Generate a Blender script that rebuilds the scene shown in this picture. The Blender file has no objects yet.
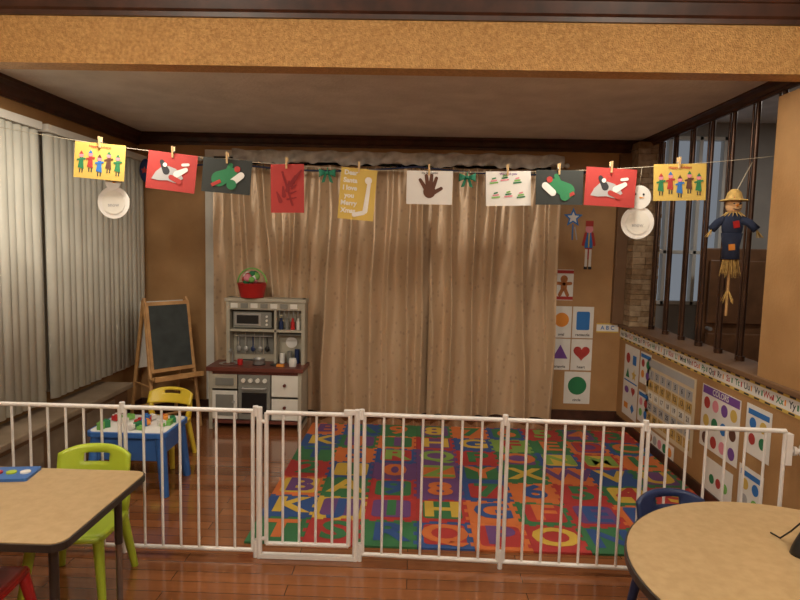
import bpy, bmesh, math, random
from mathutils import Vector, Matrix
random.seed(7)
scene = bpy.context.scene
try:
    scene.view_settings.view_transform = 'Standard'
    scene.view_settings.look = 'None'
except Exception: pass

# ------------------------------------------------------------ materials
def lin(c):
    c = c/255.0
    return c/12.92 if c <= 0.04045 else ((c+0.055)/1.055)**2.4
def L(rgb): return (lin(rgb[0]), lin(rgb[1]), lin(rgb[2]), 1)
MATS = {}
def mat(name, rgb, rough=0.6, metal=0.0, var=0.0, scale=6.0, bump=0.0, rgb2=None, bscale=60, sheen=0, spec=0.5, trans=0, emis=0):
    if name in MATS: return MATS[name]
    m = bpy.data.materials.new(name); m.use_nodes = True
    nt = m.node_tree; b = nt.nodes['Principled BSDF']
    b.inputs['Roughness'].default_value = rough
    b.inputs['Metallic'].default_value = metal
    b.inputs['Specular IOR Level'].default_value = spec
    b.inputs['Base Color'].default_value = L(rgb)
    if sheen: b.inputs['Sheen Weight'].default_value = sheen
    if trans: b.inputs['Transmission Weight'].default_value = trans
    if emis:
        b.inputs['Emission Color'].default_value = L(rgb); b.inputs['Emission Strength'].default_value = emis
    tc = nt.nodes.new('ShaderNodeTexCoord')
    n = nt.nodes.new('ShaderNodeTexNoise'); n.inputs['Scale'].default_value = scale; n.inputs['Detail'].default_value = 6
    nt.links.new(tc.outputs['Object'], n.inputs['Vector'])
    cr = nt.nodes.new('ShaderNodeValToRGB')
    cr.color_ramp.elements[0].position = 0.32; cr.color_ramp.elements[1].position = 0.68
    if rgb2 is None:
        v = var if var else 0.05
        rgb2 = tuple(max(0, c*(1-v)) for c in rgb)
    cr.color_ramp.elements[0].color = L(rgb2); cr.color_ramp.elements[1].color = L(rgb)
    nt.links.new(n.outputs['Fac'], cr.inputs['Fac']); nt.links.new(cr.outputs['Color'], b.inputs['Base Color'])
    if bump:
        n2 = nt.nodes.new('ShaderNodeTexNoise'); n2.inputs['Scale'].default_value = bscale; n2.inputs['Detail'].default_value = 4
        nt.links.new(tc.outputs['Object'], n2.inputs['Vector'])
        bp = nt.nodes.new('ShaderNodeBump'); bp.inputs['Strength'].default_value = bump; bp.inputs['Distance'].default_value = 0.01
        nt.links.new(n2.outputs['Fac'], bp.inputs['Height']); nt.links.new(bp.outputs['Normal'], b.inputs['Normal'])
    MATS[name] = m
    return m

M_wall = mat('faux_tan_wall', (170,132,88), 0.55, rgb2=(152,114,72), scale=3.5, bump=0.15)
M_beam = mat('gold_plaster_beam', (206,162,100), 0.34, rgb2=(170,126,70), scale=75, bump=0.6, bscale=140, metal=0.3)
M_ceil = mat('grey_plaster_ceiling', (226,224,222), 0.85, rgb2=(208,206,204), scale=5, bump=0.5, bscale=45)
M_trim = mat('dark_wood_trim', (74,42,30), 0.4, rgb2=(48,27,20), scale=12)
M_white = mat('white_gate_enamel', (230,228,226), 0.3)
M_offwhite = mat('off_white_plastic', (218,216,208), 0.5)
M_tissue = mat('tissue_plastic', (196,192,186), 0.5, rgb2=(150,144,136), scale=14)
M_blind = mat('vinyl_blind', (212,211,200), 0.5, rgb2=(196,195,184), scale=3)
M_glassdark = mat('night_glass', (24,28,36), 0.1)
M_black = mat('black_plastic', (22,22,24), 0.4)
M_bronze = mat('bronze_pole', (88,62,48), 0.3, metal=0.5, rgb2=(60,42,34))
M_lam = mat('oak_laminate', (184,158,118), 0.32, rgb2=(172,146,106), scale=30)
M_edge = mat('dark_edge_band', (42,36,34), 0.4)
M_chrome = mat('chrome_leg', (150,150,150), 0.25, metal=0.9)
M_yel = mat('yellow_plastic', (220,192,60), 0.35)
M_lime = mat('lime_plastic', (174,196,56), 0.35)
M_red = mat('red_plastic', (180,36,36), 0.35)
M_navy = mat('navy_plastic', (30,46,86), 0.4)
M_blue = mat('blue_plastic', (54,104,176), 0.35)
M_pine = mat('pine_wood', (186,144,94), 0.5, rgb2=(160,118,72), scale=15)
M_chalk = mat('chalkboard', (40,46,46), 0.8, rgb2=(56,62,62), scale=9)
M_paperw = mat('white_paper', (222,220,216), 0.8)
M_papery = mat('yellow_paper', (206,176,88), 0.8)
M_paperr = mat('red_paper', (168,52,48), 0.8)
M_paperk = mat('black_paper', (42,46,44), 0.8)
M_papero = mat('orange_paper', (220,140,54), 0.8)
M_green = mat('green_paper', (40,120,76), 0.8)
M_dgreen = mat('dark_green_felt', (24,112,84), 0.8)
M_lgreen = mat('light_green_paper', (120,180,90), 0.8)
M_brown = mat('brown_paint', (92,56,40), 0.8)
M_gb = mat('gingerbread_brown', (166,104,58), 0.8)
M_pblue = mat('blue_paper', (46,112,186), 0.8)
M_purple = mat('purple_paper', (110,68,146), 0.8)
M_pink = mat('pink_paper', (216,136,150), 0.8)
M_grey = mat('grey_paper', (166,166,168), 0.8)
M_ink = mat('ink', (44,44,50), 0.8)
M_straw = mat('straw', (206,170,98), 0.9, var=0.25, scale=40)
M_denim = mat('dark_denim', (34,44,70), 0.9)
M_skin = mat('burlap_face', (206,164,118), 0.9)
M_string = mat('twine', (180,170,150), 0.9)
M_pin = mat('clothespin_wood', (206,174,126), 0.7)
M_maroon = mat('maroon_counter', (108,58,46), 0.4, rgb2=(90,44,38))
M_kbeige = mat('kitchen_beige', (168,162,146), 0.5)
M_kgrey = mat('kitchen_grey', (122,122,116), 0.5)
M_silver = mat('silver_plastic', (170,170,168), 0.3, metal=0.4)
M_bench = mat('bench_top', (140,124,106), 0.45, rgb2=(118,102,84))
M_stone1 = mat('stone_light', (170,148,120), 0.9, rgb2=(140,116,90), scale=20, bump=0.6)
M_stone2 = mat('stone_tan', (150,124,94), 0.9, rgb2=(120,96,70), scale=20, bump=0.6)
M_darkpost = mat('brown_post', (112,82,56), 0.6)
M_door = mat('brown_door_wood', (120,84,56), 0.45, rgb2=(98,68,44), scale=8)
M_roomgrey = mat('grey_wall_paint', (160,156,150), 0.8)

# floor planks
def floor_mat():
    m = bpy.data.materials.new('wood_plank_floor'); m.use_nodes = True
    nt = m.node_tree; b = nt.nodes['Principled BSDF']
    tc = nt.nodes.new('ShaderNodeTexCoord')
    br = nt.nodes.new('ShaderNodeTexBrick')
    br.inputs['Scale'].default_value = 1.0
    br.inputs['Brick Width'].default_value = 1.1; br.inputs['Row Height'].default_value = 0.085
    br.inputs['Mortar Size'].default_value = 0.002
    br.inputs['Color1'].default_value = L((156,98,60)); br.inputs['Color2'].default_value = L((132,80,48))
    br.inputs['Mortar'].default_value = L((74,42,26))
    nt.links.new(tc.outputs['Object'], br.inputs['Vector'])
    mp = nt.nodes.new('ShaderNodeMapping'); mp.inputs['Scale'].default_value = (2, 40, 1)
    n = nt.nodes.new('ShaderNodeTexNoise'); n.inputs['Scale'].default_value = 1.5; n.inputs['Detail'].default_value = 8
    nt.links.new(tc.outputs['Object'], mp.inputs['Vector']); nt.links.new(mp.outputs['Vector'], n.inputs['Vector'])
    mx = nt.nodes.new('ShaderNodeMixRGB'); mx.blend_type = 'MULTIPLY'; mx.inputs['Fac'].default_value = 0.35
    nt.links.new(br.outputs['Color'], mx.inputs['Color1']); nt.links.new(n.outputs['Fac'], mx.inputs['Color2'])
    nt.links.new(mx.outputs['Color'], b.inputs['Base Color'])
    b.inputs['Roughness'].default_value = 0.13
    b.inputs['Coat Weight'].default_value = 0.6; b.inputs['Coat Roughness'].default_value = 0.08
    return m
M_floor = floor_mat()

def curtain_mat():
    m = bpy.data.materials.new('satin_curtain'); m.use_nodes = True
    nt = m.node_tree; b = nt.nodes['Principled BSDF']
    tc = nt.nodes.new('ShaderNodeTexCoord')
    v = nt.nodes.new('ShaderNodeTexVoronoi'); v.inputs['Scale'].default_value = 13
    mp = nt.nodes.new('ShaderNodeMapping'); mp.inputs['Scale'].default_value = (1.5, 0.2, 1.0)
    nt.links.new(tc.outputs['Object'], mp.inputs['Vector']); nt.links.new(mp.outputs['Vector'], v.inputs['Vector'])
    cr = nt.nodes.new('ShaderNodeValToRGB')
    cr.color_ramp.elements[0].position = 0.10; cr.color_ramp.elements[1].position = 0.26
    cr.color_ramp.elements[0].color = L((176,150,126)); cr.color_ramp.elements[1].color = L((196,170,140))
    nt.links.new(v.outputs['Distance'], cr.inputs['Fac']); nt.links.new(cr.outputs['Color'], b.inputs['Base Color'])
    b.inputs['Roughness'].default_value = 0.30
    b.inputs['Metallic'].default_value = 0.2
    return m
M_curt = curtain_mat()

# ------------------------------------------------------------ mesh builder
def basis(n):
    n = Vector(n).normalized()
    a = Vector((0,0,1)) if abs(n.z) < 0.9 else Vector((1,0,0))
    u = n.cross(a).normalized(); return u, n.cross(u).normalized()
class Fr:
    def __init__(s, o, u, v):
        s.o = Vector(o); s.u = Vector(u).normalized(); s.v = Vector(v).normalized(); s.n = s.u.cross(s.v)
    def p(s, a, b, c=0): return s.o + s.u*a + s.v*b + s.n*c
TXT = {}
def text_mesh(t, off=0.02):
    if (t,off) in TXT: return TXT[(t,off)]
    cu = bpy.data.curves.new('t', 'FONT'); cu.body = t; cu.size = 1; cu.align_x = 'CENTER'; cu.align_y = 'CENTER'; cu.offset = off
    cu.resolution_u = 3
    ob = bpy.data.objects.new('t', cu); scene.collection.objects.link(ob)
    bpy.context.view_layer.update()
    me = bpy.data.meshes.new_from_object(ob.evaluated_get(bpy.context.evaluated_depsgraph_get()))
    vs = [(v.co.x, v.co.y) for v in me.vertices]; fs = [tuple(p.vertices) for p in me.polygons]
    bpy.data.objects.remove(ob); bpy.data.curves.remove(cu); bpy.data.meshes.remove(me)
    TXT[(t,off)] = (vs, fs); return TXT[(t,off)]
class MB:
    def __init__(s): s.v=[]; s.f=[]; s.m=[]; s.mats=[]; s.sm=[]
    def mi(s, m):
        if m not in s.mats: s.mats.append(m)
        return s.mats.index(m)
    def add(s, vs, fs, m, smooth=False):
        b = len(s.v); s.v += [tuple(v) for v in vs]; i = s.mi(m)
        for f in fs: s.f.append(tuple(b+k for k in f)); s.m.append(i); s.sm.append(smooth)
    def box(s, c, d, m, rot=None):
        c = Vector(c); vs=[]
        for x in (-1,1):
            for y in (-1,1):
                for z in (-1,1):
                    p = Vector((x*d[0]/2, y*d[1]/2, z*d[2]/2))
                    if rot is not None: p = rot @ p
                    vs.append(c+p)
        s.add(vs, [(0,1,3,2),(4,6,7,5),(0,4,5,1),(2,3,7,6),(0,2,6,4),(1,5,7,3)], m)
    def bb(s, x0,x1,y0,y1,z0,z1,m): s.box(((x0+x1)/2,(y0+y1)/2,(z0+z1)/2),(x1-x0,y1-y0,z1-z0),m)
    def cyl(s, p0, p1, r0, m, r1=None, n=14, smooth=True):
        p0=Vector(p0); p1=Vector(p1); r1 = r0 if r1 is None else r1
        u,v = basis(p1-p0); vs=[]
        for p,r in ((p0,r0),(p1,r1)):
            for i in range(n):
                a=2*math.pi*i/n; vs.append(p+u*math.cos(a)*r+v*math.sin(a)*r)
        s.add(vs, [(i,(i+1)%n,n+(i+1)%n,n+i) for i in range(n)], m, smooth)
        s.add(vs[:n], [tuple(range(n))[::-1]], m); s.add(vs[n:], [tuple(range(n))], m)
    def tube(s, pts, r, m, n=8, closed=False):
        pts=[Vector(p) for p in pts]; N=len(pts); vs=[]; fs=[]
        rr = r if isinstance(r,(list,tuple)) else [r]*N
        pu=None
        for i,p in enumerate(pts):
            a = pts[(i-1)%N] if (closed or i>0) else p
            b = pts[(i+1)%N] if (closed or i<N-1) else p
            d=(b-a).normalized()
            if pu is None: pu,_=basis(d)
            pu=(pu-d*pu.dot(d)).normalized(); w=d.cross(pu)
            for k in range(n):
                t=2*math.pi*k/n; vs.append(p+pu*math.cos(t)*rr[i]+w*math.sin(t)*rr[i])
        for i in range(N if closed else N-1):
            j=(i+1)%N
            for k in range(n): fs.append((i*n+k,i*n+(k+1)%n,j*n+(k+1)%n,j*n+k))
        if not closed: fs += [tuple(range(n))[::-1], tuple((N-1)*n+k for k in range(n))]
        s.add(vs,fs,m,True)
    def sph(s, c, r, m, nu=16, nv=10, rot=None):
        c=Vector(c); r = r if isinstance(r,(tuple,list)) else (r,r,r); vs=[];fs=[]
        for j in range(nv+1):
            ph=math.pi*j/nv
            for i in range(nu):
                th=2*math.pi*i/nu
                p=Vector((r[0]*math.sin(ph)*math.cos(th), r[1]*math.sin(ph)*math.sin(th), r[2]*math.cos(ph)))
                if rot is not None: p=rot@p
                vs.append(c+p)
        for j in range(nv):
            for i in range(nu): fs.append((j*nu+i,(j+1)*nu+i,(j+1)*nu+(i+1)%nu,j*nu+(i+1)%nu))
        s.add(vs,fs,m,True)
    def prism(s, fr, poly, m, off=0, d=0.001):
        n=len(poly)
        vs=[fr.p(a,b,off) for a,b in poly]+[fr.p(a,b,off+d) for a,b in poly]
        fs=[tuple(range(n))[::-1], tuple(range(n,2*n))]+[(i,(i+1)%n,n+(i+1)%n,n+i) for i in range(n)]
        s.add(vs,fs,m)
    def text(s, fr, t, x, y, size, m, off=0.001, d=0, sx=1, bold=0.02):
        vs,fs = text_mesh(t,bold)
        s.add([fr.p(x+a*size*sx,y+b*size,off+d) for a,b in vs], fs, m)
    def lathe(s, c, prof, m, n=32):
        c=Vector(c); vs=[];fs=[];N=len(prof)
        for r,z in prof:
            for i in range(n):
                t=2*math.pi*i/n; vs.append(c+Vector((r*math.cos(t),r*math.sin(t),z)))
        for j in range(N-1):
            for i in range(n): fs.append((j*n+i,j*n+(i+1)%n,(j+1)*n+(i+1)%n,(j+1)*n+i))
        s.add(vs,fs,m,True)
    def sheet(s, fn, nu, nv, th, m, mask=None):
        bm=bmesh.new(); g=[[bm.verts.new(fn(i/nu,j/nv)) for i in range(nu+1)] for j in range(nv+1)]
        for j in range(nv):
            for i in range(nu):
                if mask and not mask((i+.5)/nu,(j+.5)/nv): continue
                bm.faces.new((g[j][i],g[j][i+1],g[j+1][i+1],g[j+1][i]))
        bmesh.ops.delete(bm, geom=[v for v in bm.verts if not v.link_faces], context='VERTS')
        bmesh.ops.recalc_face_normals(bm, faces=bm.faces)
        bmesh.ops.solidify(bm, geom=bm.faces[:], thickness=th)
        bm.verts.index_update()
        s.add([v.co.copy() for v in bm.verts],[tuple(v.index for v in f.verts) for f in bm.faces],m,True); bm.free()
    def build(s, name, bevel=0, loc=None, rotz=0, subsurf=0):
        me=bpy.data.meshes.new(name); 
        me.from_pydata(s.v,[],s.f); me.update()
        for m in s.mats: me.materials.append(m)
        for i,p in enumerate(me.polygons): p.material_index=s.m[i]; p.use_smooth=s.sm[i]
        bm=bmesh.new(); bm.from_mesh(me); bmesh.ops.recalc_face_normals(bm, faces=bm.faces); bm.to_mesh(me); bm.free()
        ob=bpy.data.objects.new(name,me); scene.collection.objects.link(ob)
        if loc is not None: ob.location=loc
        ob.rotation_euler[2]=rotz
        if bevel:
            md=ob.modifiers.new('bevel','BEVEL'); md.width=bevel; md.segments=2; md.limit_method='ANGLE'; md.angle_limit=math.radians(50)
        return ob
def circ(cx,cy,r,n=20,ry=None):
    ry=ry or r; return [(cx+r*math.cos(2*math.pi*i/n),cy+ry*math.sin(2*math.pi*i/n)) for i in range(n)]
def rect(cx,cy,w,h,a=0):
    c,s_=math.cos(a),math.sin(a); return [(cx+x*c-y*s_,cy+x*s_+y*c) for x,y in ((-w/2,-h/2),(w/2,-h/2),(w/2,h/2),(-w/2,h/2))]
def rrect(x0,x1,y0,y1,r,n=6):
    out=[]
    for cx,cy,a0 in ((x1-r,y1-r,0),(x0+r,y1-r,90),(x0+r,y0+r,180),(x1-r,y0+r,270)):
        for i in range(n+1):
            a=math.radians(a0+90*i/n); out.append((cx+r*math.cos(a),cy+r*math.sin(a)))
    return out
def caps(x0,y0,x1,y1,r,r2=None,n=7):
    r2=r2 or r; a=math.atan2(y1-y0,x1-x0); out=[]
    for i in range(n+1): t=a-math.pi/2+math.pi*i/n; out.append((x1+r2*math.cos(t),y1+r2*math.sin(t)))
    for i in range(n+1): t=a+math.pi/2+math.pi*i/n; out.append((x0+r*math.cos(t),y0+r*math.sin(t)))
    return out
def star(cx,cy,r,k=5,q=0.45):
    return [(cx+(r if i%2==0 else r*q)*math.sin(math.pi*i/k),cy+(r if i%2==0 else r*q)*math.cos(math.pi*i/k)) for i in range(2*k)][::-1]
def heart(cx,cy,s):
    out=[]
    for i in range(32):
        t=2*math.pi*i/32
        out.append((cx+s*16*math.sin(t)**3/17, cy+s*(13*math.cos(t)-5*math.cos(2*t)-2*math.cos(3*t)-math.cos(4*t))/17))
    return out[::-1]

# ------------------------------------------------------------ room shell
YB=5.5; XL=-2.55; XR=1.9; ZC=2.54; ZL=0.91; ZN=2.72
def boxobj(name,x0,x1,y0,y1,z0,z1,m,bevel=0):
    b=MB(); b.bb(x0,x1,y0,y1,z0,z1,m); return b.build(name,bevel)
boxobj('floor',-2.75,4.7,-2.7,6.8,-0.1,0,M_floor)
boxobj('wall_left',XL-.15,XL,-2.6,YB+.15,0,2.95,M_wall)
boxobj('wall_back',XL,2.15,YB,YB+.15,0,2.95,M_wall)
boxobj('ceiling_alcove',XL,2.15,3.02,YB,ZC,ZC+.1,M_ceil)
boxobj('ceiling',XL,3.35,-2.6,2.9,ZN,ZN+.1,M_ceil)
boxobj('beam_front',XL,3.35,2.9,3.02,2.405,ZN,M_beam)
boxobj('wall_rear',XL,3.35,-2.7,-2.6,0,2.8,M_wall)
boxobj('wall_right',3.2,3.35,-2.6,2.75,0,2.8,M_wall)
boxobj('wall_right_partition',XR,4.6,2.76,3.3,0,2.404,M_wall)
boxobj('wall_right_header_front',2.15,4.6,3.02,3.3,2.404,2.95,M_wall)
boxobj('wall_right_lower',XR,2.1,3.3,YB,0,ZL-.03,M_wall)
boxobj('wall_right_header',1.98,2.15,3.3,YB,ZC+.1,2.95,M_wall)
boxobj('wall_far_right',4.6,4.7,3.3,6.8,0,3.0,M_roomgrey)
boxobj('ceiling_side_room',2.15,4.7,3.3,6.8,2.95,3.05,M_ceil)
boxobj('trim_ledge',XR-.03,2.14,3.3,YB-.001,ZL-.03,ZL,M_darkpost,0.004)
boxobj('trim_ledge_front',XR-.03,XR-.001,2.76,3.299,ZL-.03,ZL,M_darkpost,0.004)
b=MB(); Y0=6.6
b.bb(2.15,2.35,Y0,Y0+.1,0,2.95,M_roomgrey); b.bb(3.3,4.6,Y0,Y0+.1,0,2.95,M_roomgrey)
b.bb(2.35,3.3,Y0,Y0+.1,0,1.0,M_roomgrey); b.bb(2.35,3.3,Y0,Y0+.1,2.8,2.95,M_roomgrey)
b.build('wall_side_room_back')
b=MB()
for x in (2.35,2.68,3.0,3.26): b.bb(x,x+.04,Y0-.02,Y0+.06,1.0,2.8,M_offwhite)
for z in (1.0,1.55,2.76): b.bb(2.35,3.3,Y0-.02,Y0+.06,z,z+.04,M_offwhite)
b.build('window_1',0.004)
b=MB(); b.bb(2.95,3.9,6.2,6.28,0,1.62,M_door); b.bb(3.0,3.85,6.17,6.2,0.2,0.75,M_door); b.bb(3.0,3.85,6.17,6.2,0.85,1.5,M_door)
b.cyl((3.02,6.12,.8),(3.02,6.2,.8),.02,M_silver); b.build('door_1',0.01)
def molding(name, axis, a0,a1, pos, z, inward, h=.11, d=.08):
    b=MB(); prof=[(0,-h),(inward*.018,-h),(inward*.022,-h*.8),(inward*.035,-h*.7),(inward*.045,-h*.4),(inward*d*.85,-h*.22),(inward*d,-h*.18),(inward*d,0),(0,0)]
    vs=[];n=len(prof)
    for a in (a0,a1):
        for q,w in prof: vs.append((a,pos+q,z+w) if axis=='x' else (pos+q,a,z+w))
    fs=[(i,(i+1)%n,n+(i+1)%n,n+i) for i in range(n)]+[tuple(range(n)),tuple(range(n,2*n))]
    b.add(vs,fs,M_trim); return b.build(name)
molding('trim_1','x',XL,1.98,YB,ZC,-1,h=.10)
molding('trim_2','y',3.02,YB,XL,ZC,1)
molding('trim_3','x',XL,3.2,2.9,ZN,-1,h=.10,d=.06)
molding('trim_4','y',3.02,YB,1.98+.06,ZC,-1,h=.06,d=.08)
boxobj('baseboard_back',XL,XR,YB-.015,YB,0,.09,M_trim)
boxobj('baseboard_left',XL,XL+.015,-2.6,YB,0,.09,M_trim)
boxobj('baseboard_right',XR-.015,XR,2.76,YB,0,.07,M_trim)
boxobj('trim_5',1.80,XR,YB-.06,YB-.001,ZL,ZC-.11,M_darkpost,.004)
b=MB(); z=ZL
while z<ZC-.03:
    h=random.uniform(.035,.06); x=1.9
    if z+h>ZC-.005: h=ZC-.005-z
    while x<2.12:
        w=min(random.uniform(.07,.13),2.13-x)
        b.bb(x,x+w-.002,5.3-random.uniform(0,.012),YB-.001,z,z+h-.002,random.choice((M_stone1,M_stone2))); x+=w
    z+=h
b.build('stone_column',.002)

# ------------------------------------------------------------ railing
b=MB()
for y in (5.15,4.86,4.57,4.29,4.01,3.74,3.48):
    b.cyl((2.04,y,ZL),(2.04,y,ZC+.0),.014,M_bronze)
    b.cyl((2.04,y,ZL),(2.04,y,ZL+.03),.026,M_bronze)
    b.cyl((2.04,y+.05,ZL),(2.04,y+.05,ZC),.007,M_bronze)
b.build('metal_pole_railing')

# ------------------------------------------------------------ left window and blinds
def window_left(name,y0,y1):
    b=MB(); b.bb(XL,XL+.01,y0,y1,.55,2.28,M_glassdark)
    for y in (y0,(y0+y1)/2,y1): b.bb(XL,XL+.02,y-.025,y+.025,.52,2.3,M_offwhite)
    for z in (.53,2.29): b.bb(XL,XL+.02,y0,y1,z-.025,z+.025,M_offwhite)
    b.build(name)
window_left('window_2',2.95,3.85); window_left('window_3',4.05,5.38)
def blinds(name,y0,y1):
    b=MB(); n=int((y1-y0)/.082)
    b.bb(XL+.04,XL+.12,y0-.02,y1+.03,2.27,2.32,M_offwhite)
    for i in range(n+1):
        yc=y0+.04+i*(y1-y0-.06)/n; a=math.radians(16+random.uniform(-11,9)); du=Vector((math.sin(a),math.cos(a),0)); nn=Vector((du.y,-du.x,0))
        zb=.47+random.uniform(0,.006)
        def fn(u,v): 
            t=(u-.5); return Vector((XL+.08,yc,0))+du*t*.088+nn*(.020*(1-4*t*t))+Vector((0,0,zb+(2.28-zb)*v))
        b.sheet(fn,8,1,.0012,M_blind)
    b.build(name)
blinds('vertical_blinds',2.95,3.88); blinds('vertical_blinds',3.99,5.4)
b=MB(); b.bb(XL+.016,-2.30,2.95,4.72,.0,.38,M_darkpost); b.bb(XL+.016,-2.26,2.93,4.74,.38,.42,M_bench)
for y in (3.4,3.85,4.3): b.bb(-2.302,-2.29,y-.2,y+.2,.06,.34,M_bench)
b.build('window_bench',.006)

# ------------------------------------------------------------ curtain
def curtain(name,x0,x1,yb,shear,seed,ztop=2.27):
    rnd=random.Random(seed)
    cs=[]; x=x0-.02
    while x<x1+.1: cs.append((x,rnd.uniform(.06,.135),rnd.uniform(.035,.065),rnd.uniform(-.10,.10),rnd.uniform(0,6))); x+=rnd.uniform(.12,.24)
    b=MB(); nx=int((x1-x0)*200); nz=40; vs=[];fs=[]
    for j in range(nz+1):
        w=j/nz; z=.03+(ztop-.03)*w
        for i in range(nx+1):
            u=i/nx; x=x0+(x1-x0)*u; f=0
            for c,a,sg,dr,ph in cs:
                cx=c+dr*(1-w)+.012*math.sin(w*6+ph); t=(x-cx)/sg
                if abs(t)<3: f=min(f,-a*math.exp(-abs(t)**1.6)*(.62+.38*(1-w)+.12*math.sin(w*9+ph)))
            f+=.005*math.sin(x*70)*w**2
            f+=.008*math.sin(x*34+w*12)*(1-w)+.004*math.sin(x*58-w*20)
            xs=x+shear*(1-w)*u*(1-u)*2
            vs.append((xs,yb+max(f,-.14)+.025,z+.010*math.sin(x*11)*(1 if w<.02 else 0)))
    for j in range(nz):
        for i in range(nx): a=j*(nx+1)+i; fs.append((a,a+1,a+nx+2,a+nx+1))
    b.add(vs,fs,M_curt,True); return b.build(name)
curtain('satin_curtain',-1.82,-.95,5.425,.12,1)
curtain('satin_curtain',-.97,.18,5.42,-.04,2)
curtain('satin_curtain',.14,1.27,5.425,.03,5)
b=MB(); b.cyl((-1.95,5.44,2.31),(1.33,5.44,2.31),.012,M_offwhite)
for x in (-1.95,1.33): b.sph((x,5.44,2.31),.022,M_offwhite)
for x in (-1.95,1.31): b.cyl((x,5.44,2.31),(x,YB,2.31),.008,M_offwhite)
b.build('curtain_rod')
b=MB()
b.bb(-1.92,-1.84,YB-.03,YB-.001,.1,2.40,M_offwhite); b.bb(1.2,1.26,YB-.03,YB-.001,.1,2.40,M_offwhite); b.bb(-1.84,1.2,YB-.03,YB-.001,2.34,2.40,M_offwhite)
b.bb(-1.84,1.2,YB-.02,YB-.001,.1,2.34,M_glassdark)
b.build('window_4',.004)
b=MB()
def fn(u,v):
    x=-1.60+2.86*u; return Vector((x,5.25+.012*math.sin(x*37)+.014*math.sin(x*17+v*5),2.37-.105*v-.012*math.sin(x*9)*v-.008*math.sin(x*47)*v+.008*math.sin(x*23)))
b.sheet(fn,200,8,.001,M_tissue); b.build('white_tissue_valance')
b=MB(); pts=[]
for i in range(121):
    x=-2.38+4.1*i/120; pts.append((x,5.21,2.25-.05*abs(math.sin(x*1.9))-.002))
b.tube(pts,.009,M_navy,6)
for i in range(0,121):
    x,y,z=pts[i]
    for k in range(3):
        a=random.uniform(0,6.28); b.cyl((x,y,z),(x+random.uniform(-.02,.02),y+.02*math.sin(a),z+.028*math.cos(a)),.003,random.choice((M_dgreen,M_navy,M_navy)),.001,4)
for x in (-2.34,-2.10,1.70): 
    b.sph((x,5.20,2.17),(.055,.02,.10),M_navy); b.prism(Fr((x,5.18,2.17),(1,0,0),(0,0,1)),star(0,0,.035),M_paperr)
b.build('tinsel_garland')

# ------------------------------------------------------------ alphabet mat
b=MB(); CD={'R':mat('foam_red',(164,46,44),.7),'O':mat('foam_orange',(196,104,50),.7),'Y':mat('foam_yellow',(198,164,62),.7),'G':mat('foam_green',(48,108,66),.7),'B':mat('foam_blue',(40,74,132),.7),'P':mat('foam_purple',(98,62,116),.7),'L':mat('foam_lime',(120,152,68),.7)}
rnd=random.Random(21); T=.303; X0=-.86; Y0=3.0; chars='ABCDEFGHIJKLMNOPQRSTUVWXYZ0123456789'
rows=['GRGBORGBO','BYRROGROB','OGRPBORGR','RBPPBGOBG','GOBPRGBRO','BGORBLGOB','OBGGOBRGR']
con={'R':'YYGBL','O':'GBRP','Y':'BRG','G':'YORBO','B':'YORLG','P':'YOBL','L':'RBP'}
k=0
for j in range(7):
    for i in range(9):
        cx=X0+T*(i+.5); cy=Y0+T*(j+.5); A=rows[j][i]
        C=rnd.choice(con[A]); B=rnd.choice([c for c in 'RGBYOP' if c not in (A,C)])
        b.bb(cx-T/2+.001,cx+T/2-.001,cy-T/2+.001,cy+T/2-.001,.001,.012,CD[A])
        fr=Fr((cx,cy,.012),(1,0,0),(0,1,0))
        for q in range(3):
            o=-T/2+T*(q+.5)/3
            nb=rows[(j+1)%7][i]; rb=rows[j][(i+1)%9]
            b.prism(fr,rect(o,T/2-.010,.04,.02),CD[nb],0,.0006); b.prism(fr,rect(T/2-.010,o,.02,.04),CD[rb],0,.0006)
        if rnd.random()<.5: b.prism(fr,rrect(-.115,.115,-.115,.115,.03),CD[B],0,.0012)
        b.text(fr,chars[(55-k)%36],0,0,.28,CD[C],.002,0,1.15,.035); k+=1
b.build('alphabet_foam_mat')

# ------------------------------------------------------------ gate
def gy(x):
    P=[(-2.6,2.87),(-1.43,2.875),(-.765,2.875),(-.24,2.87),(.457,2.845),(1.12,2.82),(1.9,2.79)]
    for (a,ya),(c,yc) in zip(P,P[1:]):
        if a<=x<=c: return ya+(yc-ya)*(x-a)/(c-a)
b=MB(); H=.76
def seg(x0,x1,nb):
    p=lambda x,z:(x,gy(x),z)
    for z in (H-.01,.035): b.cyl(p(x0+.012,z),p(x1-.012,z),.011,M_white,n=10)
    for i in range(nb+2):
        x=x0+.014+(x1-x0-.028)*i/(nb+1); b.cyl(p(x,.035),p(x,H-.01),.0095 if i in(0,nb+1) else .0065,M_white,n=10)
seg(-2.48,-2.09,3);seg(-2.09,-1.43,6);seg(-1.43,-.765,6);seg(-.24,.457,6);seg(.457,1.12,6);seg(1.12,1.775,6)
for x in (-2.09,-1.43,-.765,-.24,.457,1.12):
    for z in (H-.015,.06): b.cyl((x,gy(x),z-.02),(x,gy(x),z+.03),.014,M_white,n=12)
    b.cyl((x,gy(x),0.0),(x,gy(x),.04),.012,M_white)
xa,xb=-.745,-.262; ya=2.87
for x in (xa,xb): b.cyl((x,ya,0),(x,ya,H+.012),.0145,M_white)
b.box(((xa+xb)/2,ya,.012),(xb-xa,.03,.02),M_white)
da,db=xa+.035,xb-.035
for z in (.075,H-.015): b.cyl((da,ya,z),(db,ya,z),.011,M_white)
for i in range(6): x=da+(db-da)*i/5; b.cyl((x,ya,.075),(x,ya,H-.015),.0105 if i in (0,5) else .0065,M_white)
b.box((xb-.03,ya,H-.002),(.07,.026,.022),M_white)
for z in (.1,H-.06): b.cyl((xa,ya,z),(da,ya,z),.01,M_white)
ye=gy(1.79)
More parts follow.
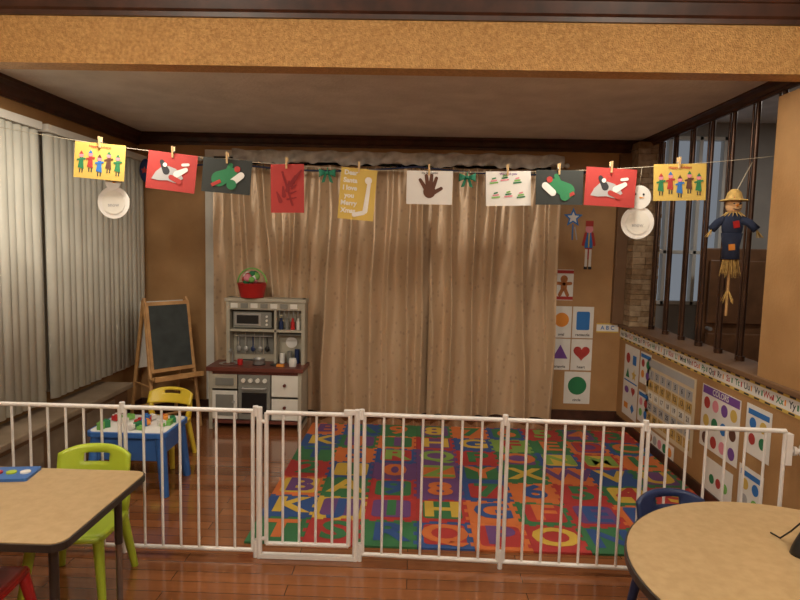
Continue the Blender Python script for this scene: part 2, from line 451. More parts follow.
for z in (.12,.655):
    b.cyl((1.775,ye,z),(1.86,ye,z),.010,M_white); b.cyl((1.85,ye,z),(1.884,ye,z),.036,M_white,.042,20); b.cyl((1.80,ye,z),(1.815,ye,z),.022,M_white,n=16)
b.box((1.775,ye,.665),(.03,.035,.15),M_white); b.box((1.775,ye,.11),(.03,.035,.10),M_white)
for z in (.12,.6): b.cyl((-2.48,2.87,z),(-2.534,2.87,z),.009,M_white); 
b.build('white_metal_safety_gate')

# ------------------------------------------------------------ chairs
def chair(name,loc,rot,m,sh=.30,bh=.60,w=.33,d=.30):
    b=MB()
    def seatf(u,v):
        x=(u-.5)*w; y=(v-.5)*d; e=abs(u-.5)*2; q=1-.05*(abs(v-.5)*2)**4
        return Vector((x*q,y*(1-.05*e**4),sh-.012*(1-e*e)*(1-(abs(v-.5)*2)**2)+(-.012 if v<.02 else 0)))
    b.sheet(seatf,12,12,.02,m)
    for sx in (-1,1): b.tube([(sx*w*.46,-d*.45,sh-.02),(sx*w*.47,0,sh-.022),(sx*w*.46,d*.45,sh-.02)],.014,m)
    b.tube([(-w*.46,-d*.45,sh-.02),(0,-d*.48,sh-.022),(w*.46,-d*.45,sh-.02)],.014,m)
    for sx in (-1,1):
        for sy in (-1,1):
            b.cyl((sx*w*.42,sy*d*.40,sh-.012),(sx*w*.53,sy*d*.56,0),.024,m,.016,12)
    yb=d*.46; z0=sh+.09
    def bk(u,v):
        x=(u-.5)*w*1.04; zt=bh-.035*(abs(u-.5)*2)**3; zb=z0+.0
        return Vector((x,yb+.04*v+.03-.05*(abs(u-.5)*2)**2,zb+(zt-zb)*v))
    b.sheet(bk,16,10,.016,m,lambda u,v: not(.3<u<.7 and .62<v<.82))
    for sx in (-1,1): b.tube([(sx*w*.42,yb-.005,sh-.02),(sx*w*.46,yb+.0,sh+.06),(sx*w*.46,yb+.005,z0+.05)],[.024,.02,.016],m)
    return b.build(name,0,loc,rot)
chair('child_chair_lime',(-1.49,2.58,0),0.05,M_lime,.30,.595)
chair('child_chair_red',(-1.66,2.14,0),math.pi+.1,M_red,.26,.49,.30,.27)
chair('child_chair_yellow',(-1.80,4.18,0),-.1,M_yel,.28,.48)
chair('child_chair_navy',(1.14,2.37,0),math.radians(8),M_navy,.30,.55,.30,.27)

# ------------------------------------------------------------ tables
b=MB(); fr=Fr((0,0,.55),(1,0,0),(0,1,0))
poly=rrect(-2.40,-1.13,1.85,2.5,.05)
b.prism(fr,poly,M_edge,0,.026); b.prism(fr,rrect(-2.394,-1.136,1.856,2.494,.048),M_lam,.026,.003)
for x,y in ((-1.22,1.95),(-1.22,2.4),(-2.3,1.95),(-2.3,2.4)):
    b.cyl((x,y,.55),(x,y,.30),.016,M_edge); b.cyl((x,y,.30),(x,y,.02),.013,M_chrome); b.cyl((x,y,.02),(x,y,0),.018,M_black)
    b.cyl((x,y,.55),(x,y,.54),.04,M_edge)
b.build('rectangular_activity_table')
b=MB(); TX,TY=1.285,1.80; b.prism(Fr((TX,TY,.55),(1,0,0),(0,1,0)),circ(0,0,.575,72),M_edge,0,.026); b.prism(Fr((TX,TY,.55),(1,0,0),(0,1,0)),circ(0,0,.568,72),M_lam,.026,.003)
for a in (45,135,225,315):
    x=TX+.40*math.cos(math.radians(a)); y=TY+.40*math.sin(math.radians(a))
    b.cyl((x,y,.55),(x,y,.30),.016,M_edge); b.cyl((x,y,.30),(x,y,.02),.013,M_chrome); b.cyl((x,y,.02),(x,y,0),.018,M_black)
b.tube([(TX+.42*math.cos(t*math.pi/18),TY+.42*math.sin(t*math.pi/18),.535) for t in range(36)],.014,M_edge,8,True)
b.build('round_activity_table')
b=MB(); fr=Fr((-1.68,2.40,.579),(math.cos(.15),math.sin(.15),0),(-math.sin(.15),math.cos(.15),0))
b.prism(fr,rrect(-.14,.10,-.07,.07,.01),M_blue,0,.012)
for i in range(4): b.prism(fr,circ(-.1+.055*i,.0,.02),[M_yel,M_red,M_lime,M_paperw][i],.012,.006)
b.build('peg_puzzle_board')
b=MB(); c=Vector((1.38,1.95,.579))
def bagf(u,v):
    a=2*math.pi*u; r=(1-.55*v**1.3); return c+Vector((.10*r*math.cos(a),.06*r*math.sin(a),.001+.12*v))
b.sheet(bagf,24,8,.003,M_black); b.sph(c+Vector((0,0,.118)),(.05,.03,.014),M_black)
b.tube([c+Vector(p) for p in ((-.02,0,.12),(-.04,.01,.14),(-.055,.03,.10),(-.06,.07,.05),(-.07,.11,.004),(-.08,.15,.004))],.003,M_black)
b.build('black_drawstring_pouch')
b=MB(); cx,cy=-1.74,3.72; fr=Fr((cx,cy,.37),(1,0,0),(0,1,0))
b.prism(fr,rrect(-.25,.25,-.2,.2,.05),M_blue,0,.03); b.prism(fr,rrect(-.235,.235,-.185,.185,.04),M_paperw,.03,.003)
for sx in (-1,1):
    for sy in (-1,1):
        b.cyl((cx+sx*.20,cy+sy*.15,.37),(cx+sx*.235,cy+sy*.18,0),.034,M_blue,.026)
    b.bb(cx+sx*.21-.012,cx+sx*.21+.012,cy-.15,cy+.15,.26,.37,M_blue)
b.bb(cx-.2,cx+.2,cy-.17,cy-.15,.22,.37,M_blue); b.bb(cx-.2,cx+.2,cy+.15,cy+.17,.26,.37,M_blue)
b.build('small_blue_play_table',.003)
b=MB(); r2=random.Random(3)
for i in range(26):
    x=cx+r2.uniform(-.2,.2); y=cy+r2.uniform(-.15,.15); m=r2.choice((M_red,M_green,M_paperw,M_paperw,M_pblue,M_papero,M_lgreen)); a=r2.uniform(0,3)
    h=r2.choice((.02,.03,.045)); b.box((x,y,.403+h/2+i*.0004),(r2.uniform(.03,.07),.03,h),m,Matrix.Rotation(a,3,'Z')); b.cyl((x,y,.403+h+i*.0004),(x,y,.403+h+.008+i*.0004),.009,m)
b.build('toy_building_blocks',.002)

# ------------------------------------------------------------ play kitchen
b=MB(); 
def K(x0,x1,y0,y1,z0,z1,m): b.bb(x0,x1,y0,y1,z0,z1,m)
W=.39; D=.30
K(-W,-W+.03,0,D,0,.50,M_kbeige);K(W-.03,W,0,D,0,.50,M_kbeige);K(-W,W,D-.02,D,0.03,.5,M_kbeige);K(-W,W,.01,D,.05,.08,M_maroon);K(-W+.03,W-.03,.01,D-.02,.47,.5,M_maroon)
K(-W-.015,W+.015,-.02,D,.50,.535,M_maroon)
K(-W+.03,-.15,.0,.02,.09,.33,M_offwhite);K(-W+.03,-.15,.0,.02,.35,.47,M_kbeige);K(-W+.06,-.18,-.006,0,.12,.30,M_kgrey);b.cyl((-.18,-.02,.24),(-.18,0,.24),.01,M_silver)
K(-W+.06,-.18,-.01,0,.38,.44,M_kgrey)
K(-.14,.13,.0,.02,.09,.47,M_kgrey);K(-.11,.10,-.006,0,.14,.32,M_black);b.cyl((-.1,-.03,.36),(.09,-.03,.36),.008,M_silver)
for x in (-.1,.09): b.cyl((x,-.03,.36),(x,0,.36),.006,M_silver)
for i in range(4): b.cyl((-.095+.06*i,-.018,.425),(-.095+.06*i,0,.425),.018,M_offwhite)
K(.14,W-.03,.0,.02,.09,.27,M_offwhite);K(.14,W-.03,.0,.02,.29,.47,M_offwhite);
for z in (.2,.39): b.cyl((.25,-.02,z),(.25,0,z),.013,M_maroon)
b.lathe((-.26,.14,.5355),[(.075,0.002),(.085,.004),(.08,.0),(.03,-.001),(0,-.001)],M_silver)
b.tube([(-.26,.23,.535),(-.26,.23,.62),(-.26,.2,.65),(-.26,.15,.635)],.010,M_silver)
for x in (.0,.15): b.cyl((x,.13,.535),(x,.13,.54),.055,M_black,n=24)
b.lathe((.0,.13,.54),[(0,.0),(.045,0),(.05,.045),(.053,.047),(.045,.047),(.042,.005),(0,.005)],M_silver,20); b.cyl((-.05,.12,.575),(-.13,.10,.58),.006,M_black)
b.lathe((-.15,.09,.536),[(0,.0),(.022,0),(.025,.05),(.0,.05)],M_red,14)
b.lathe((.30,.08,.536),[(0,.0),(.03,0),(.034,.04),(.028,.07),(.0,.07)],M_paperw,14); b.box((.2,.06,.546),(.06,.04,.02),M_papero)
x0=-.29; x1=.385
K(x0,x0+.03,.16,D,.535,1.10,M_kbeige);K(x1-.03,x1,.16,D,.535,1.10,M_kbeige);K(x0,x1,D-.02,D,.535,1.08,M_kbeige);K(x0-.01,x1+.01,.15,D,1.07,1.10,M_kbeige)
K(x0+.03,x1-.03,.17,D-.02,.81,.83,M_kbeige);K(x0+.03,x1-.03,.165,.175,1.0,1.07,M_kbeige)
K(.12,.14,.17,D-.02,.535,1.07,M_kbeige)
K(x0+.05,.09,D-.03,D-.02,.60,.79,M_kgrey)
for q in range(4): K(x0+.05+q*.08,x0+.058+q*.08,D-.034,D-.03,.60,.79,M_kbeige)
K(x0+.05,.09,.2,D-.02,.84,.98,M_kgrey);K(x0+.06,-.0,.195,.2,.86,.965,M_silver);K(x0+.08,-.02,.193,.195,.875,.95,M_black)
for i in range(3): b.cyl((.05,.19,.87+.035*i),(.05,.2,.87+.035*i),.01,M_offwhite)
b.cyl((x0+.06,.24,.76),(.09,.24,.76),.005,M_silver)
for i,m in enumerate((M_silver,M_silver,M_navy,M_silver,M_black)):
    x=x0+.085+.062*i; b.cyl((x,.24,.76),(x,.24,.67),.005,m); b.sph((x,.24,.65),(.02,.008,.025),m)
for i,m in enumerate((M_navy,M_kgrey,M_red,M_offwhite)):
    b.cyl((.17+.05*i,.22,.83),(.17+.05*i,.22,.90),.018,m); b.cyl((.17+.05*i,.22,.90),(.17+.05*i,.22,.93),.01,m)
for i,m in enumerate((M_paperw,M_kgrey,M_navy)): b.cyl((.18+.065*i,.22,.535),(.18+.065*i,.22,.62+.02*i),.022,m)
b.cyl((.25,.27,.71),(.25,.275,.71),.05,M_paperw,n=24); K(.15,.35,.2,D-.02,.78,.79,M_kgrey)
for q in range(5): K(.16+q*.04,.168+q*.04,.175,.18,.935,1.0,M_kgrey)
for q in range(7): K(x0+.04+q*.085,x0+.10+q*.085,.155,.165,1.015,1.055,M_kgrey if q%2 else M_offwhite)
kx,ky=-1.31,4.90
b.build('play_kitchen',.003,(kx,ky,0))
b=MB(); c=(kx-.08,ky+.21,1.102)
b.lathe(c,[(0,0),(.095,0),(.10,.01),(.125,.12),(.13,.125),(.12,.125),(.095,.02),(0,.02)],M_red,28)
b.tube([(c[0]+.125*math.cos(math.pi*i/16),c[1],c[2]+.12+.13*math.sin(math.pi*i/16)) for i in range(17)],.007,M_lgreen)
for i in range(22):
    a=random.uniform(0,6.28); r=random.uniform(0,.08); b.sph((c[0]+r*math.cos(a),c[1]+r*math.sin(a),c[2]+.11+random.uniform(0,.09)),random.uniform(.025,.04),(M_lgreen,M_paperw,M_paperr,M_paperw,M_green,M_pink)[i%6],12,8)
b.build('red_toy_food_basket')

# ------------------------------------------------------------ easel
b=MB()
for sx in (-1,1):
    b.cyl((sx*.20,-.20,0),(sx*.18,.0,1.10),.016,M_pine,n=8,smooth=False); b.cyl((sx*.20,.26,0),(sx*.18,.02,1.08),.016,M_pine,n=8,smooth=False)
    b.cyl((sx*.195,-.13,.38),(sx*.195,.18,.38),.008,M_pine)
def pos(z): return -.20+.20*z/1.10
bo=Fr((0,pos(.78)-.012,.78),(1,0,0),(0,.176,1))
b.prism(bo,rect(0,0,.38,.58),M_pine,-.004,.018); b.prism(bo,rect(0,0,.33,.52),M_chalk,.014,.003)
b.box((0,pos(.46)-.06,.45),(.42,.13,.015),M_pine); b.box((0,pos(.46)-.125,.465),(.42,.012,.04),M_pine)
bb2=Fr((0,.105,.78),(-1,0,0),(0,-.2,1)); b.prism(bb2,rect(0,0,.38,.58),M_offwhite,0,.012)
for z in (.15,): b.cyl((-.197,pos(z),z),(.197,pos(z),z),.010,M_pine); b.cyl((-.197,.25-.2*z,z),(.197,.25-.2*z,z),.010,M_pine)
b.build('chalkboard_easel',.002,(-2.08,4.96,0),math.radians(48))

# ------------------------------------------------------------ string with artworks
SY=3.4
def sz(x): return 1.99+.034*(x-.07)**2
b=MB(); b.tube([(-2.415,SY,2.275),(-2.40,SY,2.25)]+[(x,SY,sz(x)) for x in [-2.36+(2.02+2.36)*i/60 for i in range(61)]],.0018,M_string,6); b.build('clothesline_string')
def figs(b,fr,w,h):
    cs=[M_green,M_paperr,M_pblue,M_brown,M_green]
    for i in range(5):
        x=-w*.36+w*.18*i; q=.012*math.sin(i*2.4); b.prism(fr,[(x-.018,-h*.22+q),(x+.016,-h*.25+q),(x+.010,h*.08+q),(x-.008,h*.08+q)],cs[i],.001); b.prism(fr,circ(x,h*.13+q,.013,12),M_pink,.0014)
        b.prism(fr,[(x-.012,h*.16+q),(x+.012,h*.16+q),(x,h*.26+q)],cs[(i+1)%5],.0018); b.prism(fr,caps(x-.02,-.0+q,x+.02,.008+q,.005),cs[i],.0016); b.prism(fr,rect(x-.006,-h*.30+q,.006,.022),M_ink,.001); b.prism(fr,rect(x+.008,-h*.30+q,.006,.022),M_ink,.001)
    b.text(fr,'Happy Holidays',0,h*.40,.020,M_paperr,.0019)
def mitten(b,fr,m1,m2,m3,s=1,fx=1):
    b.prism(fr,caps(-.045*s*fx,-.02*s,.03*s*fx,.02*s,.045*s,.032*s),m1,.001); b.prism(fr,caps(.0,.02*s,.02*s*fx,.065*s,.014*s),m1,.0013)
    b.prism(fr,caps(.04*s*fx,-.03*s,.085*s*fx,.01*s,.02*s),m2,.0016); b.prism(fr,circ(.06*s*fx,.045*s,.018*s),m3,.0018); b.prism(fr,rect(-.06*s*fx,-.045*s,.06*s,.02*s,.5),m3,.002)
def cardinal(b,fr,s=1):
    b.prism(fr,[(-.11,-.05),(-.07,-.055),(-.02,-.05),(.03,-.06),(.07,-.03),(.05,.0),(.02,.02),(-.02,.03),(-.06,.02),(-.09,-.01)],M_grey,.001)
    b.prism(fr,caps(-.03,.0,-.06,.05,.02,.012),M_ink,.0013); b.prism(fr,caps(.03,-.01,.08,.02,.018,.012),M_paperw,.0016); b.prism(fr,caps(-.0,-.03,.05,-.05,.014),M_paperr,.0019)
    b.prism(fr,circ(-.04,.035,.012),M_paperw,.0022); b.prism(fr,caps(.06,.045,.09,.05,.008),M_paperw,.0016)
def hand(b,fr,m,s=1):
    b.prism(fr,circ(0,-.02*s,.033*s,20,.036*s),m,.001)
    for (x0,y0,x1,y1,r) in ((-.024,.0,-.05,.04,.0085),(-.01,.01,-.018,.062,.009),(.006,.01,.01,.064,.009),(.02,.003,.036,.05,.0085),(.026,-.025,.062,-.004,.009)):
        b.prism(fr,caps(x0*s,y0*s,x1*s,y1*s,.011*s,r*s),m,.0013)
arts=[(-1.78,.285,.20,-4,'y','fig'),(-1.366,.28,.21,-6,'r','card'),(-1.06,.275,.19,-4,'k','mit2'),(-.725,.19,.27,1,'r','leaf'),(-.32,.20,.285,-4,'y','note'),(.072,.255,.185,0,'w','hand'),(.507,.25,.19,2,'w','trees'),(.79,.265,.19,1,'k','mit2'),(1.076,.285,.21,-2,'r','card'),(1.445,.285,.20,2,'y','fig')]
PM={'y':M_papery,'r':M_paperr,'k':M_paperk,'w':M_paperw}
MDR=mat('dark_red_paint',(128,24,28),.8)
for i,(x,w,h,ang,c,kind) in enumerate(arts):
    a=math.radians(ang); top=sz(x)-.002
    ry=math.radians(random.uniform(-6,6)); yo=-.006-(.004 if i%2 else 0)
    u=Vector((math.cos(a)*math.cos(ry),math.sin(ry),math.sin(a))); v=Vector((-math.sin(a),0.02,math.cos(a))); v=(v-u*v.dot(u)/u.length_squared)
    fr=Fr(Vector((x,SY+yo,top+.006))-v.normalized()*h/2,u,v)
    b=MB(); b.prism(fr,rect(0,0,w,h),PM[c],-.0008,.0012)
    if kind=='fig': figs(b,fr,w,h)
    if kind=='card': cardinal(b,fr)
    if kind=='mit2': mitten(b,fr,M_green,M_paperw,M_paperr,.95,1 if i<5 else -1); b.prism(fr,circ(.03,-.045,.028),M_green,.0022)
    if kind=='leaf':
        for q in range(5): b.prism(fr,caps(-.04+.02*q,-.07+.03*q,-.06+.035*q,-.02+.03*q,.012,.004),MDR,.001+.0003*q)
        for q in range(4): b.prism(fr,caps(.0+.012*q,-.06+.03*q,.05,-.05+.035*q,.006,.003),MDR,.001+.0003*q)
        b.prism(fr,rect(0,0,.012,.2,.3),MDR,.001)
    if kind=='note':
        for q,t in enumerate(('Dear','Santa','I love','you','Merry','Xmas')): b.text(fr,t,-.045,.115-.042*q,.036,M_paperw,.0022,bold=.04)
        b.prism(fr,caps(.05,-.09,.06,.06,.014,.010),M_paperw,.0012); b.prism(fr,circ(.055,.08,.020),M_paperw,.0016)
        b.prism(fr,caps(-.01,-.115,.04,-.10,.012),M_paperw,.0018)
    if kind=='hand': hand(b,fr,M_brown,1.05); b.text(fr,'my hand print',.0,.08,.016,M_ink,.0015)
    if kind=='trees':
        for q,(px,py) in enumerate(((-.08,.03),(-.02,.045),(.05,.03),(-.07,-.05),(.0,-.045),(.07,-.05))):
            for z_ in range(3): b.prism(fr,caps(px-.02+.006*z_,py+.012*z_,px+.02-.006*z_,py+.012*z_+.004,.004),(M_lgreen,M_pink,M_green)[(q+z_)%3],.001)
        b.text(fr,'We wish you',0,.08,.018,M_purple,.0015)
    b.build('child_artwork')
    p=MB(); pf=Fr((x,SY-.004,top),u,(0,0,1))
    p.box(pf.p(-.004,.012,.010),(.010,.007,.062),M_pin,Matrix.Rotation(.10,3,'X')); p.box((x-.004,SY+.010,top+.012),(.010,.007,.062),M_pin,Matrix.Rotation(-.10,3,'X')); p.cyl((x-.010,SY,top+.014),(x+.003,SY,top+.014),.006,M_silver)
    p.build('wooden_clothespin')
def bow(x):
    b=MB(); z=sz(x)-.03; fr=Fr((x,SY-.008,z),(1,0,0),(0,0,1))
    for s in (-1,1):
        b.sheet(lambda u,v,s=s: fr.p(s*(.006+.04*u),(v-.5)*(.012+.035*u),.010*math.sin(math.pi*u)),6,4,.002,M_dgreen); b.prism(fr,[(0,0),(s*.014,-.002),(s*.034,-.055),(s*.014,-.05)],M_dgreen,0,.002)
    b.sph((x,SY-.014,z),.010,M_dgreen); b.tube([(x,SY,sz(x)),(x,SY-.008,z)],.003,M_dgreen); b.build('green_ribbon_bow')
bow(-.50); bow(.28)
def snow(x,zh,rh,zb,rb):
    b=MB(); fr=Fr((x,SY+.03,0),(1,0,0),(0,0,1))
    b.prism(fr,circ(0,zb,rb,36),M_paperw,0,.003); b.prism(fr,circ(0,zb,rb*.72,36),M_offwhite,.003,.002); b.prism(fr,circ(0,zh,rh,30),M_paperw,.004,.003)
    for sx in (-1,1): b.prism(fr,circ(sx*rh*.35,zh+rh*.25,.006,10),M_ink,.008)
    b.prism(fr,[(0,zh+.004),(0,zh-.006),(rh*.5,zh-.003)],M_papero,.008)
    b.text(fr,'snow',0,zb-rb*.15,.03,M_grey,.006)
    b.tube([(x,SY+.03,zh+rh),(x,SY+.004,sz(x))],.0015,M_string,5); b.build('paper_plate_snowman')
snow(-1.73,1.90,.045,1.785,.092); snow(1.245,1.875,.066,1.735,.092)

# ------------------------------------------------------------ scarecrow
b=MB(); o=Vector((1.83,3.54,0.01))
def P(x,y,z): return o+Vector((x*.94,x*-.34+y,z))
b.cyl(P(0,0,1.20),P(0,0,1.75),.008,M_pine)
b.sph(P(0,0,1.84),(.045,.04,.05),M_skin)
b.lathe(P(0,0,1.87),[(.078,-.005),(.075,.0),(.046,.008),(.038,.04),(.02,.06),(0,.065)],M_straw,20)
b.cyl(P(0,0,1.874),P(0,0,1.888),.047,M_red,.043)
for sx in (-1,1): b.sph(P(sx*.016,-.038,1.848),.006,M_ink)
b.sph(P(0,-.044,1.838),.008,M_papero); b.tube([P(-.02,-.036,1.82),P(0,-.042,1.813),P(.02,-.036,1.82)],.002,M_ink)
b.sph(P(0,0,1.72),(.06,.04,.085),M_denim); b.prism(Fr(P(0,-.042,1.73),(1,0,0),(0,0,1)),rect(0,0,.035,.04,.2),M_red,0,.003)
for i in range(16):
    a=i*math.pi/8; b.cyl(P(.03*math.cos(a),.03*math.sin(a),1.80),P(.06*math.cos(a),.05*math.sin(a),1.775),.004,M_straw,.001,5)
for sx in (-1,1):
    b.tube([P(sx*.04,0,1.76),P(sx*.08,-.01,1.74),P(sx*.115,-.02,1.70)],[.026,.023,.024],M_denim,10)
    for i in range(9): b.cyl(P(sx*.115,-.02,1.70),P(sx*.13+random.uniform(-.02,.02),-.02+random.uniform(-.02,.02),1.655),.003,M_straw,.001,5)
b.tube([P(0,0,1.68),P(0,0,1.60),P(0,0,1.53)],[.058,.045,.05],M_denim,14)
b.prism(Fr(P(-.02,-.052,1.60),(1,0,0),(0,0,1)),rect(0,0,.035,.035,.1),M_papero,0,.003)
for i in range(60):
    a=random.uniform(0,6.28); r=random.uniform(0,.045); b.cyl(P(r*math.cos(a),r*.8*math.sin(a),1.55),P(1.6*r*math.cos(a),1.3*r*math.sin(a),1.42+random.uniform(0,.03)),.004,M_straw,.001,5)
for i in range(24):
    a=random.uniform(0,6.28); b.cyl(P(0,0,1.36),P(.03*math.cos(a),.03*math.sin(a),1.27+random.uniform(0,.03)),.003,M_straw,.001,5)
b.cyl(P(0,.0,1.9),P(.15,.15,2.10),.003,M_string)
b.build('scarecrow_decoration')

# ------------------------------------------------------------ wall cards (back wall)
def card(name,fr,w,h,fn,m=M_paperw):
    b=MB(); b.prism(fr,rect(0,0,w,h),m,.0005,.0015); fn(b,fr); b.build(name)
BF=lambda x,z: Fr((x,YB-.001,z),(1,0,0),(0,0,1))
def ging(b,fr):
    b.prism(fr,rect(0,.12,.17,.03),M_paperr,.002); b.prism(fr,rect(0,-.12,.17,.03),M_paperr,.002)
    b.prism(fr,circ(0,.055,.033),M_gb,.0025); b.prism(fr,caps(0,.02,0,-.03,.028),M_gb,.002)
    for s in (-1,1): b.prism(fr,caps(0,.01,s*.06,.015,.015),M_gb,.0022); b.prism(fr,caps(s*.012,-.04,s*.035,-.09,.016),M_gb,.0024)
card('gingerbread_card',BF(1.365,1.25),.17,.28,ging)
def shape(poly,m,label):
    def f(b,fr): b.prism(fr,poly,m,.002); b.text(fr,label,0,-.115,.035,M_ink,.003)
    return f
card('shape_card_oval',BF(1.36,.91),.18,.29,shape(circ(0,.02,.066,24),M_papero,'oval'))
card('shape_card_rectangle',BF(1.555,.91),.19,.29,shape(rrect(-.06,.06,-.07,.10,.015),M_pblue,'rectangle'))
card('shape_card_triangle',BF(1.36,.61),.18,.29,shape([(-.07,-.04),(.07,-.04),(0,.09)],M_purple,'triangle'))
card('shape_card_heart',BF(1.555,.61),.19,.29,shape(heart(0,.02,.080),M_paperr,'heart'))
card('shape_card_circle',BF(1.53,.30),.24,.30,shape(circ(0,.02,.085,28),M_green,'circle'))
def nut(b,fr):
    b.prism(fr,caps(0,-.16,0,.0,.012,.05),M_paperr,.001); b.prism(fr,rect(0,.0,.07,.14),M_pblue,.002); b.prism(fr,circ(0,.10,.035),M_pink,.0025); b.prism(fr,rect(0,.15,.07,.05),M_paperr,.003)
    for s in (-1,1): b.prism(fr,caps(s*.03,.06,s*.05,-.04,.012),M_paperr,.003); b.prism(fr,rect(s*.018,-.16,.022,.16),M_paperw,.003); b.prism(fr,rect(s*.02,-.25,.03,.025),M_ink,.003)
    b.prism(fr,rect(0,0,.012,.13),M_papery,.004)
b=MB(); nut(b,BF(1.57,1.66)); b.build('paper_nutcracker_cutout')
b=MB(); f=BF(1.42,1.86); b.prism(f,star(0,0,.09),M_pblue,.001); b.prism(f,star(0,0,.055),M_paperw,.002); b.prism(f,rect(0,-.13,.012,.14),M_pblue,.001); b.prism(f,rect(.03,-.14,.012,.12,.2),M_grey,.001); b.build('paper_star_cutout')
# ------------------------------------------------------------ right wall
RF=lambda y,z: Fr((XR-.001,y,z),(0,-1,0),(0,0,1))
b=MB(); 
Lh=YB-2.78; fr=Fr((XR-.001,YB-.002,.825),(0,-1,0),(0,0,1))
b.prism(fr,rect(Lh/2,0,Lh,.10),M_paperw,.0005,.0015)
for s in (-1,1): b.prism(fr,rect(Lh/2,s*.042,Lh,.018),M_papery,.002,.0008)
al='ABCDEFGHIJKLMNOPQRSTUVWXYZ'
for i in range(26):
    x=.06+i*Lh/26.5; b.text(fr,al[i]+al[i].lower(),x,0,.052,(M_ink,M_ink,M_paperr,M_green)[i%4],.0025)
    b.prism(fr,rect(x+.045,.0,.012,.03),(M_green,M_paperr,M_papero)[i%3],.0022,.0005)
    b.prism(fr,rect(x,.042,.05,.010),M_ink,.003,.0004); b.prism(fr,rect(x,-.042,.05,.010),M_ink,.003,.0004)
b.build('alphabet_wall_border')
b=MB(); fr=BF(1.78,.865); b.prism(fr,rect(0,0,.2,.085),M_paperw,.002); 
for s in (-1,1): b.prism(fr,rect(0,s*.037,.2,.012),M_papery,.003)
b.text(fr,'A B C',0,0,.05,M_pblue,.0032); b.build('alphabet_border_strip')
def shp2(b,fr):
    S=[(circ(-.08,.2,.045),M_paperr),(rect(.07,.2,.08,.08),M_pblue),([(-.12,.03),(-.03,.03),(-.075,.11)],M_green),(star(.07,.07,.055),M_papery),(circ(-.08,-.08,.05,20,.03),M_purple),(heart(.07,-.07,.045),M_paperr),(rect(-.08,-.22,.09,.05),M_papero),(rect(.07,-.22,.06,.06,.78),M_pblue)]
    for i,(p,m) in enumerate(S): b.prism(fr,p,m,.002)
    b.prism(fr,rect(0,0,.30,.012),M_pblue,.002)
card('shapes_poster',RF(5.17,.44),.34,.62,shp2)
def grid(b,fr):
    b.prism(fr,rect(0,.23,.78,.06),M_grey,.002)
    for i in range(7):
        for j in range(5): b.prism(fr,rect(-.33+.11*i,.14-.085*j,.095,.07),(M_grey,M_offwhite,M_straw)[(i*3+j*5)%3],.002); b.text(fr,str((i+j*7)%31+1),-.33+.11*i,.14-.085*j,.05,M_ink,.0035)
card('calendar_chart_poster',RF(4.40,.46),.84,.54,grid,mat('cream_paper',(206,190,160),.8))
def ch3(b,fr):
    b.prism(fr,rect(0,.17,.44,.05),M_purple,.002); b.text(fr,'COLORS',0,.17,.05,M_paperw,.0032)
    for i in range(4):
        for j in range(3): b.prism(fr,circ(-.16+.107*i,.09-.115*j,.038),(M_paperr,M_pink,M_purple,M_papery,M_green,M_pblue,M_brown)[(i+3*j)%7],.002)
card('colors_chart_poster',RF(3.66,.53),.46,.40,ch3)
def ch4(b,fr):
    for i in range(3): b.prism(fr,circ(-.08+.08*i,0,.03),(M_green,M_paperr,M_lgreen)[i],.002)
card('leaf_chart_poster',RF(3.62,.16),.32,.24,ch4)
def fruits(ms):
    def f(b,fr):
        b.prism(fr,rect(0,.10,.20,.03),M_pblue,.002)
        for i in range(2):
            for j in range(2): b.prism(fr,circ(-.05+.1*i,.04-.09*j,.032),ms[(i+2*j)%len(ms)],.002)
    return f
card('fruit_card_poster',RF(4.86,.62),.22,.26,fruits((M_paperr,M_green,M_papero,M_purple)))
card('fruit_card_poster',RF(4.86,.30),.22,.26,fruits((M_pink,M_paperr,M_lgreen,M_pblue)))
card('numbers_card_poster',RF(3.25,.60),.24,.28,fruits((M_pblue,M_papery,M_paperr,M_green)))
card('weather_card_poster',RF(3.28,.24),.24,.28,fruits((M_papery,M_pblue,M_grey,M_lgreen)))
card('animal_card_poster',RF(4.5,.11),.50,.12,lambda b,fr:[b.prism(fr,circ(-.18+.09*i,0,.035),(M_gb,M_grey,M_pink,M_green,M_papero)[i],.002) for i in range(5)])

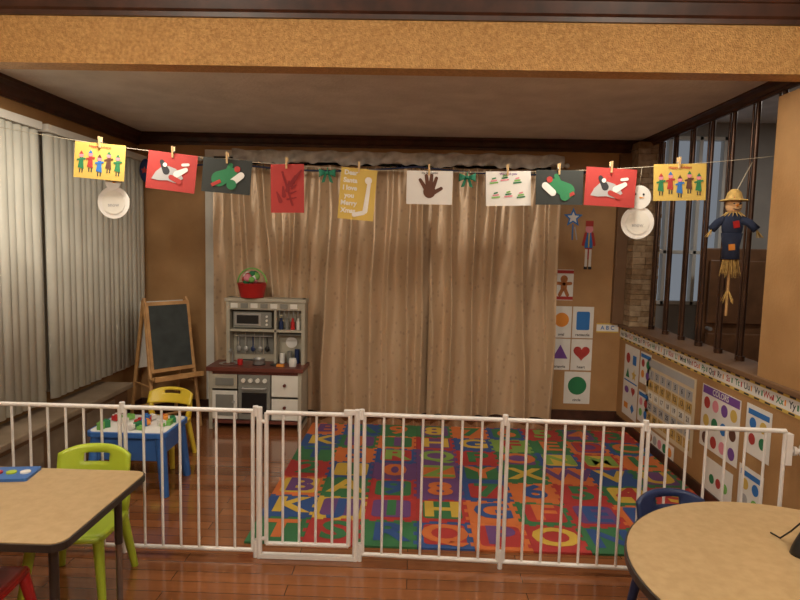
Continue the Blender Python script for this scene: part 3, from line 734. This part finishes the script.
# ------------------------------------------------------------ added lights, all out of view
def lamp(name,x,y,z,sz_,en,col=(1,.90,.74),point=False):
    b=MB(); b.lathe((0,0,0),[(0,-.012),(sz_*.5,-.012),(sz_*.56,-.008),(sz_*.58,0),(0,0)],mat('added_light_disc',(255,240,215),.5,emis=1.5),32)  # glowing disc that dresses an added light as a ceiling fixture
    ob=b.build(name,0,(x,y,z-.001))
    l=bpy.data.lights.new(name+'_source','POINT' if point else 'AREA'); l.energy=en; l.color=col
    if point: l.shadow_soft_size=.12
    else: l.shape='DISK'; l.size=sz_
    lo=bpy.data.objects.new(name+'_source',l); scene.collection.objects.link(lo); lo.parent=ob; lo.location=(0,0,-.16 if point else -.02)
lamp('unseen_ceiling_light',-1.5,.8,ZN,.4,64,point=True); lamp('unseen_ceiling_light',1.5,.8,ZN,.4,64,point=True); lamp('unseen_ceiling_light',0.1,-1.2,ZN,.4,66,point=True)  # added near-room lights, unseen above and behind the camera, to brighten the walls
lamp('unseen_ceiling_light',-1.6,3.22,ZC,.2,19); lamp('unseen_ceiling_light',1.0,3.22,ZC,.2,17)  # added alcove lights, hidden by the beam, to lift curtain and back wall
lamp('unseen_ceiling_light',3.6,5.0,2.95,.3,14,(1,.93,.85))  # added side-room light, out of view, to turn the window frame grey-white
w=bpy.data.worlds.new('world'); scene.world=w; w.use_nodes=True
w.node_tree.nodes['Background'].inputs[0].default_value=(.44,.48,.54,1); w.node_tree.nodes['Background'].inputs[1].default_value=.38

# ------------------------------------------------------------ camera
cam=bpy.data.cameras.new('camera'); co=bpy.data.objects.new('camera',cam); scene.collection.objects.link(co)
cam.sensor_width=36; cam.lens=27; cam.sensor_fit='HORIZONTAL'; cam.clip_start=.05
p=.0915; psi=.023; r=.0225
f=Vector((-math.sin(psi)*math.cos(p),math.cos(psi)*math.cos(p),-math.sin(p))); R0=Vector((math.cos(psi),math.sin(psi),0)); U0=R0.cross(f)
R=R0*math.cos(r)+U0*math.sin(r); U=U0*math.cos(r)-R0*math.sin(r)
m=Matrix((R,U,-f)).transposed().to_4x4(); m.translation=Vector((0,0,1.58)); co.matrix_world=m
scene.camera=co
